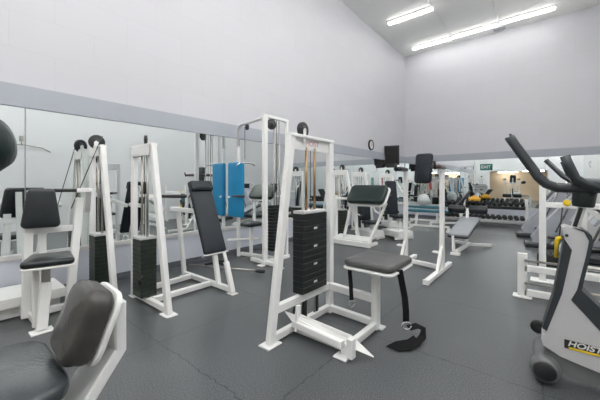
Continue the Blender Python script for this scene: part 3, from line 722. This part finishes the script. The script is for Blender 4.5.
elliptical(.15, 6.9, 'pale grey cardio machine standing partly behind the bike handlebars', .12, PALE)
# leg press at far right
lp = thing('leg_press_machine', (.95, 6.0, 0), 'white and black diagonal leg press frame at the right edge behind the bike', 'exercise machine')
for k in (0, .45):
    obj('slanted_rail', B().beam((.35, 5.75+k, 1.0), (1.35, 5.75+k, .15), .05, .06), WHITE, lp)
    obj('guide_rod', B().tube([(.45, 5.70+k, 1.0), (1.42, 5.70+k, .2)], .022, 10), BLACK, lp)
obj('frame_post', B().beam((.38, 5.75, .02), (.38, 5.75, 1.02), .05, .06, (0, 1, 0)).beam((.38, 6.2, .02), (.38, 6.2, 1.02), .05, .06, (0, 1, 0)), WHITE, lp)
obj('base_tube', B().beam((.38, 5.75, .05), (1.4, 5.75, .05), .06, .06).beam((.38, 6.2, .05), (1.4, 6.2, .05), .06, .06), WHITE, lp)
obj('foot_platform', B().pad((.62, 5.98, .92), (0, 1, 0), (.6, 0, .8), .5, .5, .04, .03, crown=0), MACHG, lp)
obj('backrest', B().pad((1.30, 5.98, .45), (0, 1, 0), (.4, 0, .8), .36, .6, .07, .04), CHAR, lp)
obj('weight_disc', B().lathe((.80, 5.62, .86), (0, -1, 0), [(.03, 0), (.17, 0), (.18, .01), (.18, .03), (.16, .04), (.03, .04)], 28), TEAL, lp)

# ---- bike
bk = thing('exercise_bike', (.4, 2.65, 0), 'light grey upright exercise bike with long black handlebars at the right edge', 'exercise bike')
YB0, YB1 = 2.56, 2.74
def side(poly, y0, y1): return B().prism([(a, y0, b) for a, b in poly], (0, y1-y0, 0))
obj('front_stabiliser', B().lathe((-.022, 2.50, .098), (0, 1, 0), [(.035, -.008), (.04, .0), (.062, .0), (.074, .006), (.078, .02), (.078, .09), (.068, .12), (.068, .32), (.076, .36), (.076, .42), (.062, .44), (.035, .44)], 32), BIKEG2, bk)
obj('stabiliser_cap', B().lathe((-.022, 2.488, .098), (0, 1, 0), [(.0, .0), (.050, .0), (.060, .006), (.060, .012)], 28), BLACK, bk)
obj('transport_wheel', B().lathe((-.065, 2.93, .21), (0, 1, 0), [(.02, 0), (.045, 0), (.05, .01), (.05, .03), (.045, .04), (.02, .04)], 22), BLACK, bk)
body = obj('body_shroud', side([(-.042, .283), (-.012, .339), (.063, .60), (.110, .885), (.075, .95), (.060, 1.02), (.075, 1.03), (.165, 1.005), (.19, .95), (.175, .86), (.134, .64), (.106, .57), (.24, .41), (.45, .33), (.7, .28), (.7, .12), (.236, .16), (.053, .195), (-.03, .24)], YB0, YB1), BIKEG, bk)
obj('front_fairing', side([(.072, .935), (.11, .885), (.063, .60), (-.012, .339), (-.035, .35), (.02, .58), (.06, .86)], YB0-.004, YB1+.004), BIKED, bk)
obj('rear_fairing', side([(.12, 1.022), (.165, 1.015), (.20, .985), (.208, .94), (.192, .85), (.155, .64), (.25, .54), (.45, .45), (.7, .39), (.7, .28), (.45, .33), (.24, .41), (.106, .57), (.134, .64), (.175, .86), (.188, .95), (.165, 1.003)], YB0-.004, YB1+.004), BIKED, bk)
obj('lower_rail', side([(-.02, .12), (-.03, .20), (.053, .18), (.75, .11), (.75, .04), (.1, .07)], YB0+.02, YB1-.02), BIKEG2, bk)
plate = obj('logo_plate', B().box((.166, YB0-.002, .287), (.185, .004, .054), ch=.001), BLACK, bk)
text_part('lettering', 'HOIST', .047, DECAL, plate, (.166, YB0-.006, .294), (1, 0, 0), (0, 0, 1), .003, .25, 1.15)
obj('logo_stripe', B().box((.170, YB0-.004, .266), (.15, .004, .013), ch=.001), YELLOW, plate)
obj('stem', B().beam((.12, 2.63, .98), (.17, 2.63, 1.20), .04, .06, (0, 1, 0)), BIKEG, bk)
obj('stem_slot', B().beam((.125, 2.60, 1.03), (.155, 2.60, 1.15), .022, .012, (0, 1, 0)), BLACK, bk)
obj('console_column', B().lathe((.165, 2.63, 1.155), (.08, 0, 1), [(.05, 0), (.055, .01), (.062, .12), (.055, .13)], 24), mat('dark_green_black_plastic', (.008, .016, .015), .4, noise=(9, .2)), bk)
obj('console', B().pad((.26, 2.66, 1.30), (0, 1, 0), (-1, 0, .12), .26, .30, .04, .04), BIKED, bk)
obj('aero_handle', B().sweep([(-.215, 2.555, 1.625), (-.195, 2.555, 1.59), (-.10, 2.555, 1.425), (-.055, 2.555, 1.345), (-.015, 2.56, 1.30), (.04, 2.57, 1.275), (.14, 2.58, 1.272), (.32, 2.60, 1.275)], B().section(.05, .058, .018), (0, 0, 1), True), BIKED, bk)
for dx, dz in ((-.235, 1.622), (-.212, 1.648), (-.192, 1.632)):
    obj('handle_prong', B().tube([(dx, 2.555, dz), (dx+.02, 2.555, dz-.04)], .008, 8), BLACK, bk)
obj('aero_handle', B().sweep([(-.02, 2.86, 1.475), (.075, 2.85, 1.355), (.13, 2.82, 1.31), (.32, 2.76, 1.275)], B().section(.032, .032, .012), (0, 0, 1), True), BIKED, bk)
obj('upright_grip', B().sweep([(.075, 2.52, 1.475), (.095, 2.52, 1.415), (.125, 2.52, 1.335), (.17, 2.53, 1.30), (.34, 2.56, 1.235)], B().section(.045, .05, .018), (0, 0, 1), True), BIKED, bk)
obj('upright_grip', B().sweep([(.075, 2.66, 1.45), (.10, 2.66, 1.37), (.16, 2.66, 1.30), (.30, 2.66, 1.26)], B().section(.04, .04, .014), (0, 0, 1), True), BIKED, bk)
obj('height_knob', B().lathe((.085, YB0-.02, .975), (0, 1, 0), [(.006, 0), (.009, .003), (.009, .02)], 18), BLACK, bk)
obj('seat_post', B().beam((.68, 2.65, .30), (.82, 2.65, .92), .05, .06, (0, 1, 0)), CHROME, bk)
obj('saddle', B().pad((.84, 2.65, .95), (0, 1, 0), (-1, 0, 0), .28, .32, .08, .08, taper=.45), VINYL, bk)
obj('crank', B().lathe((.42, YB0-.02, .42), (0, -1, 0), [(.02, 0), (.07, 0), (.075, .01), (.02, .02)], 24).beam((.42, 2.52, .42), (.53, 2.52, .30), .03, .02, (0, 1, 0)), BIKED, bk)
obj('pedal', B().box((.53, 2.46, .30), (.10, .09, .03)), BLACK, bk)
obj('rear_stabiliser', B().tube([(.78, 2.40, .07), (.78, 2.90, .07)], .06, 20), BIKED, bk)

# ------------------------------------------------------------------ world, camera
w = bpy.data.worlds.new('World'); S.world = w; w.use_nodes = True
w.node_tree.nodes['Background'].inputs[0].default_value = (.8, .85, .95, 1)
w.node_tree.nodes['Background'].inputs[1].default_value = .3
cam = bpy.data.cameras.new('Camera'); co = bpy.data.objects.new('Camera', cam); COL.objects.link(co)
co.location = (0, 0, 1.3); co.rotation_euler = (PI/2, 0, math.radians(39.4))
cam.sensor_width = 36; cam.lens = 303.5/600*36; cam.shift_y = -16/600
cam.clip_start = .05
S.camera = co
S.view_settings.view_transform = 'Standard'; S.view_settings.look = 'None'; S.view_settings.gamma = 1
S.view_settings.exposure = 0.36
S.view_settings.use_curve_mapping = False
